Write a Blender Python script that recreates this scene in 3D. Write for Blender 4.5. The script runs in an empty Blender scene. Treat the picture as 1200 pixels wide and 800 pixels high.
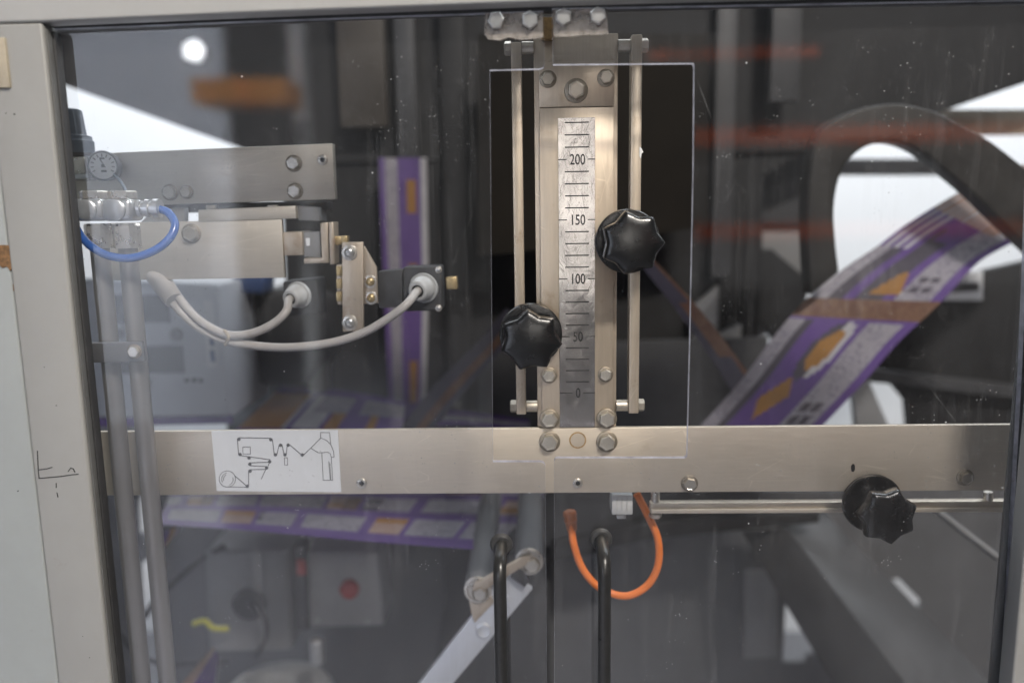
import bpy, bmesh, math, random
from mathutils import Vector, Matrix
random.seed(7)
SC = bpy.context.scene
COL = SC.collection

# ------------------------------------------------------------------ camera
TILT, YAW, ROLL = 0.159661, 0.029329, -0.015819
CAM = Vector((-0.036838, -0.684863, 0.156474))
FPX = 933.0
fw = Vector((-math.sin(YAW)*math.cos(TILT), math.cos(YAW)*math.cos(TILT), -math.sin(TILT)))
r0 = Vector((math.cos(YAW), math.sin(YAW), 0)); u0 = r0.cross(fw)
RT = math.cos(ROLL)*r0 + math.sin(ROLL)*u0
UP = -math.sin(ROLL)*r0 + math.cos(ROLL)*u0
cam = bpy.data.cameras.new('camera'); co = bpy.data.objects.new('camera', cam); COL.objects.link(co)
cam.sensor_width = 36; cam.sensor_fit = 'HORIZONTAL'; cam.lens = FPX*36/1200
cam.clip_start = 0.02; cam.clip_end = 100
m3 = Matrix((RT, UP, -fw)).transposed()
co.matrix_world = Matrix.Translation(CAM) @ m3.to_4x4()
cam.dof.use_dof = True; cam.dof.focus_distance = 0.675; cam.dof.aperture_fstop = 2.1
SC.camera = co

# ------------------------------------------------------------------ world, lamps, exposure
w = bpy.data.worlds.new('World'); SC.world = w; w.use_nodes = True
w.node_tree.nodes['Background'].inputs[0].default_value = (0.94, 0.97, 1.0, 1)
w.node_tree.nodes['Background'].inputs[1].default_value = 0.115

def area(name, loc, target, sx, sy, energy, color):
    l = bpy.data.lights.new(name, 'AREA'); l.shape = 'RECTANGLE'; l.size = sx; l.size_y = sy
    l.energy = energy; l.color = color
    o = bpy.data.objects.new(name, l); COL.objects.link(o); o.location = loc
    o.rotation_euler = (Vector(target)-Vector(loc)).to_track_quat('-Z', 'Y').to_euler()
    return o
area('hall_or_added_lamp', (0.8, -1.75, 2.05), (0.05, 0, 0.05), 0.5, 0.2, 88, (1.0, 0.93, 0.84))
area('hall_or_added_lamp', (0.7, -3.2, 1.85), (0.0, 0, 0.1), 1.0, 0.5, 17, (1.0, 0.95, 0.88))  # added frontal fill for parts the key leaves dark
area('hall_or_added_lamp', (-2.0, -3.3, 2.7), (-2.9, -5.0, 0.9), 1.6, 0.4, 165, (0.80, 0.86, 1.0)).data.spread = math.radians(80)  # added to brighten the partition, so its haze shows in the door
area('hall_or_added_lamp', (2.4, -3.4, 2.7), (2.2, -5.0, 0.6), 1.6, 0.4, 36, (1.0, 0.92, 0.82)).data.spread = math.radians(80)  # added to lift the orange rack beams in the reflection
area('hall_or_added_lamp', (0.2, -3.6, 1.5), (0.2, -6.1, 0.4), 0.8, 0.3, 34, (1.0, 0.93, 0.85)).data.spread = math.radians(40)  # added to light the reflector board for the foil scale
area('hall_or_added_lamp', (-1.5, -2.1, 2.7), (-1.5, -1.9, -1.34), 1.2, 0.6, 80, (0.88, 0.90, 1.0)).data.spread = math.radians(70)  # added over the near floor, its reflection veils the lower doors
area('hall_or_added_lamp', (-1.25, -2.9, 2.6), (-1.4, -4.0, 0.7), 0.8, 0.3, 60, (0.92, 0.96, 1.0)).data.spread = math.radians(60)  # added to make the mirrored column paler
area('added_wall_lamp', (-0.9, 1.15, 1.5), (-0.6, 2.0, -0.1), 2.4, 0.5, 34, (0.9, 0.96, 1.0))  # added unseen lamp that whitens the back wall
area('added_wall_lamp', (1.6, 1.15, 1.5), (1.3, 2.0, -0.1), 2.4, 0.5, 44, (0.9, 0.96, 1.0))  # second added lamp for the back wall

vs = SC.view_settings; vs.view_transform = 'Standard'; vs.look = 'None'; vs.exposure = 0; vs.gamma = 1
vs.use_curve_mapping = False
SC.render.engine = 'CYCLES'
cy = SC.cycles
cy.use_denoising = True
try: cy.denoiser = 'OPENIMAGEDENOISE'
except Exception: pass
cy.max_bounces = 8; cy.transparent_max_bounces = 24; cy.caustics_reflective = False; cy.caustics_refractive = False
cy.sample_clamp_indirect = 4; cy.use_adaptive_sampling = True; cy.adaptive_threshold = 0.02

# ------------------------------------------------------------------ geometry helpers
def P(px, py, Y):
    """the point on the vertical plane at depth Y that the photograph shows at this pixel"""
    d = fw + RT*((px-600)/FPX) + UP*((400-py)/FPX)
    t = (Y-CAM.y)/d.y
    return CAM + d*t
PANE = -0.056                        # front of the clear doors
def M(px, py, Y):
    """a real place in the hall whose mirror image in the doors lies at P(px, py, Y)"""
    p = P(px, py, Y); return Vector((p.x, 2*PANE-p.y, p.z))
def S(Y): return (Y-CAM.y)/FPX       # metres per pixel at depth Y

def tag(o, label, cat, group=None):
    o['label'] = label; o['category'] = cat
    if group: o['group'] = group
    return o
def thing(name, loc, label, cat, group=None):
    o = bpy.data.objects.new(name, None); o.empty_display_size = 0.02
    COL.objects.link(o); o.location = loc
    return tag(o, label, cat, group)
def wloc(o):
    v = Vector(o.location)
    while o.parent: o = o.parent; v += Vector(o.location)
    return v
def link(name, me, mats, parent=None, loc=None):
    o = bpy.data.objects.new(name, me); COL.objects.link(o)
    if not isinstance(mats, (list, tuple)): mats = [mats]
    if not me.materials:
        for m in mats: me.materials.append(m)
    if loc is not None: o.location = loc
    if parent:
        o.parent = parent; o.location = Vector(o.location)-wloc(parent)
    return o
def obj(name, bm, mats, parent=None, smooth=None):
    """link a bmesh built in world coordinates as one object whose origin is at its centre"""
    vsn = [v.co for v in bm.verts]
    lo = Vector([min(v[i] for v in vsn) for i in range(3)]); hi = Vector([max(v[i] for v in vsn) for i in range(3)])
    c = (lo+hi)/2
    bmesh.ops.translate(bm, verts=bm.verts, vec=-c)
    bmesh.ops.recalc_face_normals(bm, faces=bm.faces)
    if smooth is not None:
        for f in bm.faces: f.smooth = True
        for e in bm.edges:
            if len(e.link_faces) == 2 and e.calc_face_angle(0) > math.radians(smooth): e.smooth = False
    me = bpy.data.meshes.new(name); bm.to_mesh(me); bm.free()
    return link(name, me, mats, parent, c)
def bevel(bm, w, seg=2, ang=40):
    es = [e for e in bm.edges if len(e.link_faces) == 2 and e.calc_face_angle(0) > math.radians(ang)]
    if w > 0 and es: bmesh.ops.bevel(bm, geom=es, offset=w, segments=seg, profile=0.5, affect='EDGES', clamp_overlap=True)
def prism(front, depth, bw=0.0008, seg=2, bm=None):
    """front: points of the visible face; the solid goes back along +Y by depth"""
    own = bm is None
    if own: bm = bmesh.new()
    dv = Vector((0, depth, 0))
    a = [bm.verts.new(p) for p in front]; b = [bm.verts.new(Vector(p)+dv) for p in front]
    bm.faces.new(a); bm.faces.new(b[::-1])
    n = len(a)
    for i in range(n): bm.faces.new((a[i], b[i], b[(i+1) % n], a[(i+1) % n]))
    bmesh.ops.recalc_face_normals(bm, faces=bm.faces)
    if own: bevel(bm, bw, seg)
    return bm
def poly(name, pix, Y, depth, mats, parent=None, bw=0.0008, seg=2, smooth=35):
    return obj(name, prism([P(x, y, Y) for x, y in pix], depth, bw, seg), mats, parent, smooth)
def rect(name, x0, y0, x1, y1, Y, depth, mats, parent=None, bw=0.0008, seg=2):
    """an upright box whose front shows between two pixel corners"""
    a, b = P(x0, y0, Y), P(x1, y1, Y); c = P((x0+x1)/2, (y0+y1)/2, Y)
    hw = abs(P(x1, (y0+y1)/2, Y).x-P(x0, (y0+y1)/2, Y).x)/2; hh = abs(a.z-b.z)/2
    return box(name, c.x-hw, c.x+hw, Y, Y+depth, c.z-hh, c.z+hh, mats, parent, bw, seg)
def box(name, x0, x1, y0, y1, z0, z1, mats, parent=None, bw=0.0008, seg=2):
    return obj(name, prism([(x0, y0, z0), (x1, y0, z0), (x1, y0, z1), (x0, y0, z1)], y1-y0, bw, seg), mats, parent, 35)
def catmull(pts, n=8):
    pts = [Vector(p) for p in pts]; out = []
    q = [2*pts[0]-pts[1]]+pts+[2*pts[-1]-pts[-2]]
    for i in range(1, len(q)-2):
        a, b, c, d = q[i-1:i+3]
        for k in range(n):
            t = k/n
            out.append(.5*((2*b)+(c-a)*t+(2*a-5*b+4*c-d)*t*t+(3*b-a-3*c+d)*t**3))
    out.append(pts[-1]); return out
def tube(pts, r, seg=14, bm=None, n=8, smooth=True, r2=None):
    bm = bm or bmesh.new()
    path = catmull(pts, n) if smooth and len(pts) > 2 else [Vector(p) for p in pts]
    rings = []; ref = None
    for i, p in enumerate(path):
        t = (path[min(i+1, len(path)-1)]-path[max(i-1, 0)]).normalized()
        if ref is None: ref = t.orthogonal().normalized()
        ref = (ref-t*ref.dot(t)).normalized(); s = t.cross(ref)
        rr = r if r2 is None else r+(r2-r)*i/(len(path)-1)
        rings.append([bm.verts.new(p+rr*(math.cos(2*math.pi*k/seg)*ref+math.sin(2*math.pi*k/seg)*s)) for k in range(seg)])
    for a, b in zip(rings, rings[1:]):
        for k in range(seg): bm.faces.new((a[k], a[(k+1) % seg], b[(k+1) % seg], b[k]))
    bm.faces.new(rings[0][::-1]); bm.faces.new(rings[-1])
    return bm
def lathe(c, axis, prof, seg=32, bm=None, rot=0.0, shape=None):
    """prof: (distance along axis, radius); shape(angle, k) scales the radius of ring k"""
    bm = bm or bmesh.new(); c = Vector(c); ax = Vector(axis).normalized()
    u = Vector((0, 0, 1)) if abs(ax.z) < .9 else Vector((1, 0, 0))
    u = (u-ax*u.dot(ax)).normalized(); v = ax.cross(u)
    rings = []
    for k, (h, r) in enumerate(prof):
        ring = []
        for i in range(seg):
            a = 2*math.pi*i/seg+rot; rr = r*(shape(a-rot, k) if shape else 1)
            ring.append(bm.verts.new(c+ax*h+rr*(math.cos(a)*u+math.sin(a)*v)))
        rings.append(ring)
    for a, b in zip(rings, rings[1:]):
        for i in range(seg): bm.faces.new((a[i], a[(i+1) % seg], b[(i+1) % seg], b[i]))
    bm.faces.new(rings[0][::-1]); bm.faces.new(rings[-1])
    return bm
FRONT = Vector((0, -1, 0))

# ------------------------------------------------------------------ material helpers
def nodes(name):
    m = bpy.data.materials.new(name); m.use_nodes = True
    nt = m.node_tree; b = nt.nodes['Principled BSDF']
    return m, nt, b
def N(nt, kind, **kw):
    n = nt.nodes.new(kind)
    for k, v in kw.items():
        if k in n.inputs.keys(): n.inputs[k].default_value = v
        else: setattr(n, k, v)
    return n
def math_(nt, op, a, b=None, clamp=False):
    n = nt.nodes.new('ShaderNodeMath'); n.operation = op; n.use_clamp = clamp
    for i, x in enumerate((a, b)):
        if x is None: continue
        if isinstance(x, (int, float)): n.inputs[i].default_value = x
        else: nt.links.new(x, n.inputs[i])
    return n.outputs[0]
def ramp(nt, fac, lo, hi, a=0.0, b=1.0):
    n = nt.nodes.new('ShaderNodeMapRange'); n.inputs[1].default_value = lo; n.inputs[2].default_value = hi
    n.inputs[3].default_value = a; n.inputs[4].default_value = b; n.clamp = True
    nt.links.new(fac, n.inputs[0]); return n.outputs[0]
def noise(nt, scale, detail=4, rough=.6, stretch=(1, 1, 1), dist=0.0):
    tc = nt.nodes.new('ShaderNodeTexCoord'); mp = nt.nodes.new('ShaderNodeMapping'); mp.inputs['Scale'].default_value = stretch
    nz = nt.nodes.new('ShaderNodeTexNoise'); nz.inputs['Scale'].default_value = scale
    nz.inputs['Detail'].default_value = detail; nz.inputs['Roughness'].default_value = rough; nz.inputs['Distortion'].default_value = dist
    nt.links.new(tc.outputs['Object'], mp.inputs[0]); nt.links.new(mp.outputs[0], nz.inputs[0])
    return nz.outputs['Fac']
def voro(nt, scale, feature='F1', stretch=(1, 1, 1)):
    tc = nt.nodes.new('ShaderNodeTexCoord'); mp = nt.nodes.new('ShaderNodeMapping'); mp.inputs['Scale'].default_value = stretch
    v = nt.nodes.new('ShaderNodeTexVoronoi'); v.feature = feature; v.inputs['Scale'].default_value = scale
    nt.links.new(tc.outputs['Object'], mp.inputs[0]); nt.links.new(mp.outputs[0], v.inputs[0])
    return v.outputs['Distance']
def mixc(nt, fac, a, b):
    n = nt.nodes.new('ShaderNodeMix'); n.data_type = 'RGBA'
    if isinstance(fac, (int, float)): n.inputs[0].default_value = fac
    else: nt.links.new(fac, n.inputs[0])
    for i, x in ((6, a), (7, b)):
        if isinstance(x, tuple): n.inputs[i].default_value = (*x, 1)
        else: nt.links.new(x, n.inputs[i])
    return n.outputs[2]
def bump(nt, b, h, strength, dist):
    n = nt.nodes.new('ShaderNodeBump'); n.inputs['Strength'].default_value = strength; n.inputs['Distance'].default_value = dist
    nt.links.new(h, n.inputs['Height']); nt.links.new(n.outputs[0], b.inputs['Normal'])
def plain(name, col, rough=.5, metal=0, var=.12, scale=60, bmp=.08, stretch=(1, 1, 1), spec=.5, dirt=None, coat=0, scratch=None):
    m, nt, b = nodes(name)
    f = noise(nt, scale, 5, .65, stretch)
    d = tuple(c*(1-var) for c in col); l = tuple(min(1, c*(1+var)) for c in col)
    c = mixc(nt, ramp(nt, f, .3, .7), d, l)
    if scratch:
        w1 = ramp(nt, voro(nt, 45, 'DISTANCE_TO_EDGE', scratch[:3]), 0, .012, 1, 0)
        w2 = math_(nt, 'MULTIPLY', w1, ramp(nt, noise(nt, 30, 2), .5, .62, 0, scratch[3]))
        c = mixc(nt, w2, c, tuple(min(1, x*1.5) for x in col))
        big = ramp(nt, noise(nt, 6, 3, .6), .35, .7, 0, .35)
        c = mixc(nt, big, c, tuple(x*.62 for x in col))
    if dirt:
        g = noise(nt, dirt[1], 6, .7)
        c = mixc(nt, ramp(nt, g, dirt[2], dirt[2]+.14, 0, dirt[3]), c, dirt[0])
    nt.links.new(c, b.inputs['Base Color'])
    nt.links.new(ramp(nt, f, .25, .75, max(.02, rough*.85), min(1, rough*1.2)), b.inputs['Roughness'])
    b.inputs['Metallic'].default_value = metal; b.inputs['Specular IOR Level'].default_value = spec
    b.inputs['Coat Weight'].default_value = coat
    if bmp: bump(nt, b, noise(nt, scale*4, 3, .6, stretch), bmp, .0006)
    return m
MT = {}
MT['paint'] = plain('frame_paint', (.295, .292, .282), .45, 0, .06, 9, .12, dirt=((.22, .20, .18), 40, .66, .5))
MT['paint_light'] = plain('rail_paint', (.42, .415, .40), .45, 0, .03, 26, .1, dirt=((.30, .28, .25), 40, .66, .5))
MT['paint_blue'] = plain('cabinet_paint', (.30, .318, .318), .42, 0, .06, 9, .12, dirt=((.24, .23, .21), 55, .66, .5))
MT['rubber'] = plain('black_rubber', (.030, .030, .032), .55, 0, .2, 90, .1)
MT['rubber_grey'] = plain('grey_rubber', (.10, .10, .098), .6, 0, .12, 90, .1)
MT['steel'] = plain('brushed_stainless', (.68, .60, .495), .40, .62, .05, 40, .05, (1, 1, 14), scratch=(.35, 1, 1.2, .5), dirt=((.40, .30, .20), 22, .66, .45))
MT['steel_h'] = plain('ground_stainless_plate', (.66, .605, .52), .38, .60, .06, 30, .05, (1, 1, 22), scratch=(.3, 1, 1.4, .5), dirt=((.42, .34, .27), 14, .66, .35))
MT['steel_v'] = plain('guide_stainless', (.58, .49, .385), .36, .66, .07, 30, .06, (16, 16, 1), scratch=(1.2, 1, .35, .5), dirt=((.28, .17, .09), 18, .57, .6))
MT['rod'] = plain('worn_rod_steel', (.56, .48, .38), .36, .6, .1, 30, .06, (16, 16, 1), scratch=(1.2, 1, .3, .5), dirt=((.26, .15, .07), 26, .56, .7))
MT['bolt'] = plain('bolt_steel', (.66, .62, .55), .28, .85, .12, 120, .06, dirt=((.34, .27, .19), 160, .60, .6))
MT['bolt_old'] = plain('aged_bolt_steel', (.46, .42, .36), .34, .8, .16, 120, .1, dirt=((.24, .16, .09), 160, .55, .7))
MT['washer'] = plain('dull_washer_steel', (.30, .265, .215), .42, .7, .2, 120, .1, dirt=((.16, .10, .05), 160, .52, .7))
MT['zinc'] = plain('zinc_plated', (.56, .56, .55), .30, .8, .08, 90, .03)
MT['brass'] = plain('brass', (.50, .38, .20), .35, .8, .12, 90, .1)
MT['plastic'] = plain('black_plastic', (.0065, .0068, .0075), .25, 0, .3, 90, .06, spec=.55, dirt=((.05, .05, .05), 260, .70, .35))
MT['handle'] = plain('black_powder_coat', (.022, .022, .022), .3, 0, .2, 200, .1, dirt=((.5, .5, .5), 500, .74, .8))
MT['plastic_edge'] = plain('worn_black_plastic', (.045, .045, .046), .4, 0, .3, 240, .1)
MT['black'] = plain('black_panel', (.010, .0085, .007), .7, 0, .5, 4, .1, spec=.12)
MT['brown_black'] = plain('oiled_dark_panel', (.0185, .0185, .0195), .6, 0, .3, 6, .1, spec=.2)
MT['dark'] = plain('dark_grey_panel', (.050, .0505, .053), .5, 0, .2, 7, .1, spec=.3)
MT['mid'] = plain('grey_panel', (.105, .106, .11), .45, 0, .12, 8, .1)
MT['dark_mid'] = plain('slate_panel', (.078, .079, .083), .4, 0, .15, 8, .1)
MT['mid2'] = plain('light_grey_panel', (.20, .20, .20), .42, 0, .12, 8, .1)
MT['box_grey'] = plain('box_grey_enamel', (.34, .34, .335), .4, 0, .08, 20, .08)
MT['box_pale'] = plain('pale_enamel', (.42, .43, .45), .4, 0, .05, 12, .06)
MT['light'] = plain('pale_grey_enamel', (.50, .50, .49), .4, 0, .06, 12, .08)
MT['white'] = plain('white_enamel', (.74, .75, .76), .4, 0, .04, 12, .06)
MT['wall'] = plain('white_wall', (.80, .81, .82), .7, 0, .02, 2, .05)
MT['collar'] = plain('dark_collar_steel', (.022, .020, .018), .5, .1, .25, 30, .2, spec=.3, dirt=((.07, .06, .05), 120, .66, .5))
MT['cable'] = plain('grey_cable', (.42, .395, .37), .42, 0, .06, 60, .05)
MT['gland'] = plain('grey_nylon', (.44, .44, .43), .38, 0, .05, 60, .05)
MT['orange'] = plain('orange_cable', (.80, .20, .035), .35, 0, .06, 60, .03)
MT['orange_dark'] = plain('orange_plug', (.42, .13, .04), .4, 0, .2, 120, .1)
MT['hose'] = plain('blue_hose', (.022, .095, .34), .22, 0, .08, 60, .02, spec=.6)
MT['bluecap'] = plain('blue_grey_plastic', (.075, .10, .13), .4, 0, .1, 60, .05)
MT['dial'] = plain('dial_white', (.75, .75, .74), .4, 0, .02, 60, 0)
MT['ink'] = plain('black_ink', (.012, .012, .013), .5, 0, .1, 60, 0)
MT['ink_grey'] = plain('printed_grey', (.10, .10, .105), .5, 0, .1, 60, 0)
MT['sticker'] = plain('sticker_white', (.72, .73, .73), .38, 0, .015, 30, 0)
MT['red'] = plain('red_plastic', (.40, .04, .03), .35, 0, .1, 30, 0)
MT['rack'] = plain('orange_rack_paint', (.62, .11, .03), .45, 0, .1, 5, 0)
MT['boxorange'] = plain('orange_box', (.78, .30, .05), .5, 0, .05, 5, 0)
MT['yellow'] = plain('yellow_plastic', (.42, .40, .04), .4, 0, .1, 30, 0)
MT['navy'] = plain('navy_enamel', (.03, .06, .16), .4, 0, .2, 30, 0)
MT['rust'] = plain('rust', (.20, .11, .05), .85, 0, .6, 400, .8)
MT['tan'] = plain('tan_paint', (.40, .35, .27), .6, 0, .12, 120, .3)
MT['stain'] = plain('rust_stain', (.30, .19, .08), .7, 0, .35, 300, .3)
MT['tan_dark'] = plain('brown_enamel', (.048, .041, .034), .5, 0, .2, 12, .1, spec=.3)
MT['floor'] = plain('hall_floor', (.15, .15, .16), .55, 0, .15, .8, 0)
MT['aluminium'] = plain('bright_aluminium', (.70, .72, .75), .35, .55, .05, 30, .05, (14, 1, 1))
MT['tube'] = plain('galvanised_tube', (.36, .345, .33), .32, .7, .05, 40, 0, (1, 1, .1), dirt=((.26, .24, .21), 14, .60, .25))

def film(name, col, text=None, sx=1):
    m, nt, b = nodes(name)
    f = noise(nt, 30, 3); c = mixc(nt, ramp(nt, f, .3, .7), tuple(x*.9 for x in col), tuple(min(1, x*1.1) for x in col))
    if text:
        l = noise(nt, 260, 2, .5, text[1]); k = noise(nt, 60, 2, .5)
        c = mixc(nt, math_(nt, 'MULTIPLY', ramp(nt, l, .48, .56), ramp(nt, k, .40, .5, .2, .8)), c, text[0])
    nt.links.new(c, b.inputs['Base Color']); b.inputs['Roughness'].default_value = .24; bump(nt, b, noise(nt, 14, 3, .5, (1, 1, .4)), .5, .006)
    t = nt.nodes.new('ShaderNodeBsdfTranslucent'); nt.links.new(c, t.inputs[0])
    mx = nt.nodes.new('ShaderNodeMixShader'); mx.inputs[0].default_value = .35
    nt.links.new(b.outputs[0], mx.inputs[1]); nt.links.new(t.outputs[0], mx.inputs[2])
    nt.links.new(mx.outputs[0], nt.nodes['Material Output'].inputs[0])
    return m
MT['f_purple'] = film('film_purple', (.130, .075, .245))
MT['f_white'] = film('film_white', (.46, .45, .47))
MT['f_text'] = film('film_printed_text', (.36, .34, .375), ((.16, .14, .19), (1, 1, 3)))
MT['f_orange'] = film('film_orange', (.34, .17, .05))
MT['f_brown'] = film('film_brown', (.15, .075, .055), ((.24, .15, .09), (6, 1, .3)))
MT['f_pink'] = film('film_pink_tan', (.38, .25, .20), ((.45, .36, .32), (3, 1, 1)))
MT['f_dark'] = film('film_dark', (.085, .075, .095))

# the clear doors: front face mirrors a little and carries dust and smears, back face is only clear
def pane_front():
    m = bpy.data.materials.new('clear_acrylic'); m.use_nodes = True; nt = m.node_tree; nt.nodes.clear()
    out = nt.nodes.new('ShaderNodeOutputMaterial')
    tr = N(nt, 'ShaderNodeBsdfTransparent'); tr.inputs[0].default_value = (.905, .915, .945, 1)
    gl = nt.nodes.new('ShaderNodeBsdfGlossy'); gl.inputs['Roughness'].default_value = .035
    gl.inputs[0].default_value = (1, 1, 1, 1)
    lw = nt.nodes.new('ShaderNodeLayerWeight'); lw.inputs[0].default_value = .5
    p5 = math_(nt, 'POWER', lw.outputs['Facing'], 5.0)
    fr = math_(nt, 'ADD', math_(nt, 'MULTIPLY', p5, .9), .08, True)
    a = nt.nodes.new('ShaderNodeMixShader'); nt.links.new(fr, a.inputs[0])
    nt.links.new(tr.outputs[0], a.inputs[1]); nt.links.new(gl.outputs[0], a.inputs[2])
    di = nt.nodes.new('ShaderNodeBsdfDiffuse'); di.inputs[0].default_value = (.80, .81, .84, 1)
    smear = ramp(nt, noise(nt, 7, 5, .6, (1, 1, .6), .6), .38, .75, .001, .026)
    fine = ramp(nt, noise(nt, 140, 4, .7, (1, 1, .35)), .58, .80, 0, .05)
    msk = ramp(nt, noise(nt, 9, 3, .6), .44, .62)
    speck = math_(nt, 'MULTIPLY', ramp(nt, voro(nt, 330), .10, .17, .55, 0), math_(nt, 'MULTIPLY', msk, ramp(nt, noise(nt, 75, 2), .55, .62)))
    speck2 = math_(nt, 'MULTIPLY', ramp(nt, voro(nt, 85), .035, .055, .8, 0), ramp(nt, noise(nt, 25, 2), .55, .60))
    scr = math_(nt, 'MULTIPLY', ramp(nt, voro(nt, 5, 'DISTANCE_TO_EDGE', (1, 1, .45)), .0, .0022, .10, 0), ramp(nt, noise(nt, 16, 3), .54, .64))
    wipe = math_(nt, 'MULTIPLY', ramp(nt, noise(nt, 160, 3, .6, (1, 1, .05)), .52, .72, 0, .032), ramp(nt, noise(nt, 5, 3, .6), .42, .62, .15, 1))
    smear = math_(nt, 'ADD', smear, wipe)
    tot = math_(nt, 'ADD', math_(nt, 'ADD', math_(nt, 'ADD', smear, math_(nt, 'MULTIPLY', fine, msk)), math_(nt, 'ADD', speck, speck2)), scr, True)
    b = nt.nodes.new('ShaderNodeMixShader'); nt.links.new(tot, b.inputs[0])
    nt.links.new(a.outputs[0], b.inputs[1]); nt.links.new(di.outputs[0], b.inputs[2])
    nt.links.new(b.outputs[0], out.inputs[0])
    return m
def pane_back():
    m = bpy.data.materials.new('clear_acrylic_back'); m.use_nodes = True; nt = m.node_tree; nt.nodes.clear()
    out = nt.nodes.new('ShaderNodeOutputMaterial'); tr = nt.nodes.new('ShaderNodeBsdfTransparent')
    tr.inputs[0].default_value = (.985, .985, .985, 1); nt.links.new(tr.outputs[0], out.inputs[0]); return m
def pane_edge():
    m, nt, b = nodes('sawn_acrylic_edge'); b.inputs['Base Color'].default_value = (.80, .80, .90, 1); b.inputs['Roughness'].default_value = .35
    t = nt.nodes.new('ShaderNodeBsdfTranslucent'); t.inputs[0].default_value = (.85, .85, .95, 1)
    tr = nt.nodes.new('ShaderNodeBsdfTransparent'); tr.inputs[0].default_value = (.7, .7, .85, 1)
    mx = nt.nodes.new('ShaderNodeMixShader'); mx.inputs[0].default_value = .5
    nt.links.new(b.outputs[0], mx.inputs[1]); nt.links.new(t.outputs[0], mx.inputs[2])
    m2 = nt.nodes.new('ShaderNodeMixShader'); nt.links.new(ramp(nt, noise(nt, 60, 3), .3, .7, .1, .6), m2.inputs[0])
    nt.links.new(mx.outputs[0], m2.inputs[1]); nt.links.new(tr.outputs[0], m2.inputs[2])
    nt.links.new(m2.outputs[0], nt.nodes['Material Output'].inputs[0]); return m
PANE_M = [pane_front(), pane_back(), pane_edge()]
def residue():
    m, nt, b = nodes('cloudy_glue'); b.inputs['Base Color'].default_value = (.55, .50, .45, 1); b.inputs['Roughness'].default_value = .35
    tr = nt.nodes.new('ShaderNodeBsdfTransparent'); mx = nt.nodes.new('ShaderNodeMixShader')
    nt.links.new(ramp(nt, noise(nt, 70, 4, .6), .35, .62, .85, .35), mx.inputs[0])
    nt.links.new(b.outputs[0], mx.inputs[1]); nt.links.new(tr.outputs[0], mx.inputs[2])
    nt.links.new(mx.outputs[0], nt.nodes['Material Output'].inputs[0]); return m
MT['clear_block'] = residue()
# crinkled foil of the scale
def foil():
    m, nt, b = nodes('crinkled_foil'); b.inputs['Metallic'].default_value = 1; b.inputs['Base Color'].default_value = (.74, .70, .67, 1)
    big = noise(nt, 17, 2, .5, (1, 1, .7), .4); fine = noise(nt, 85, 4, .6, (1, 1, .6), 2.2)
    nt.links.new(ramp(nt, noise(nt, 25, 3), .3, .7, .10, .26), b.inputs['Roughness'])
    w1 = math_(nt, 'ABSOLUTE', math_(nt, 'SUBTRACT', noise(nt, 48, 3, .55, (1.3, 1, .7), 1.8), .5))
    line = math_(nt, 'MULTIPLY', ramp(nt, w1, 0, .012, 1, 0), ramp(nt, noise(nt, 30, 2), .48, .6))
    c = mixc(nt, math_(nt, 'MULTIPLY', line, .6), (.70, .665, .64), (1.0, .99, .97))
    nt.links.new(c, b.inputs['Base Color'])
    h = math_(nt, 'ADD', math_(nt, 'ADD', big, math_(nt, 'MULTIPLY', fine, .10)), math_(nt, 'MULTIPLY', line, .012))
    bump(nt, b, h, .38, .0045); return m
MT['foil'] = foil()

# ------------------------------------------------------------------ shared small pieces
def hex_mesh():
    bm = lathe((0, 0, 0), FRONT, [(0, 1.0), (.52, 1.0), (.64, .93), (.66, .80), (.62, .74), (.62, .01)], 6)
    # round the hexagon's crown by adding sides only at the chamfer
    bevel(bm, .04, 2, 30)
    for f in bm.faces: f.smooth = False
    bmesh.ops.recalc_face_normals(bm, faces=bm.faces)
    me = bpy.data.meshes.new('bolt_head'); bm.to_mesh(me); bm.free(); return me
def washer_mesh():
    bm = lathe((0, 0, 0), FRONT, [(0, 1.28), (.14, 1.28), (.18, 1.22), (.18, .6)], 28)
    for f in bm.faces: f.smooth = True
    for e in bm.edges:
        if len(e.link_faces) == 2 and e.calc_face_angle(0) > .6: e.smooth = False
    bmesh.ops.recalc_face_normals(bm, faces=bm.faces)
    me = bpy.data.meshes.new('washer'); bm.to_mesh(me); bm.free(); return me
HEX, WASH = hex_mesh(), washer_mesh()
MESHES = {}
def shared(me, mat):
    k = (me.name, mat.name)
    if k not in MESHES:
        c = me.copy(); c.materials.clear(); c.materials.append(mat); MESHES[k] = c
    return MESHES[k]
def bolt(px, py, Y, rpx, parent, mat='bolt', washer=True):
    c = P(px, py, Y); r = rpx*S(Y)
    dz = 0.0
    o = link('bolt', shared(HEX, MT[mat]), MT[mat], parent, c+FRONT*(r*.16 if washer else 0))
    o.scale = (r, r, r); o.rotation_euler = (0, random.uniform(0, 1.05), 0)
    if washer:
        w_ = bpy.data.objects.new('washer', shared(WASH, MT['washer'])); COL.objects.link(w_)
        w_.parent = o; w_.location = (0, .16, 0)
    return o
def socket(px, py, Y, rpx, parent):
    """a countersunk socket screw: ring, dark hexagonal hole"""
    c = P(px, py, Y); r = rpx*S(Y)
    bm = lathe(c, FRONT, [(0, r), (r*.18, r), (r*.28, r*.85), (r*.28, r*.52), (-.0*r+.02*r, r*.46), (.02*r, r*.01)], 24)
    o = obj('screw', bm, MT['bolt'], parent, 40)
    h = obj('hex_socket', lathe(c+FRONT*r*.05, FRONT, [(0, r*.47), (r*.02, r*.47)], 6), MT['ink'], o)
    return o
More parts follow.
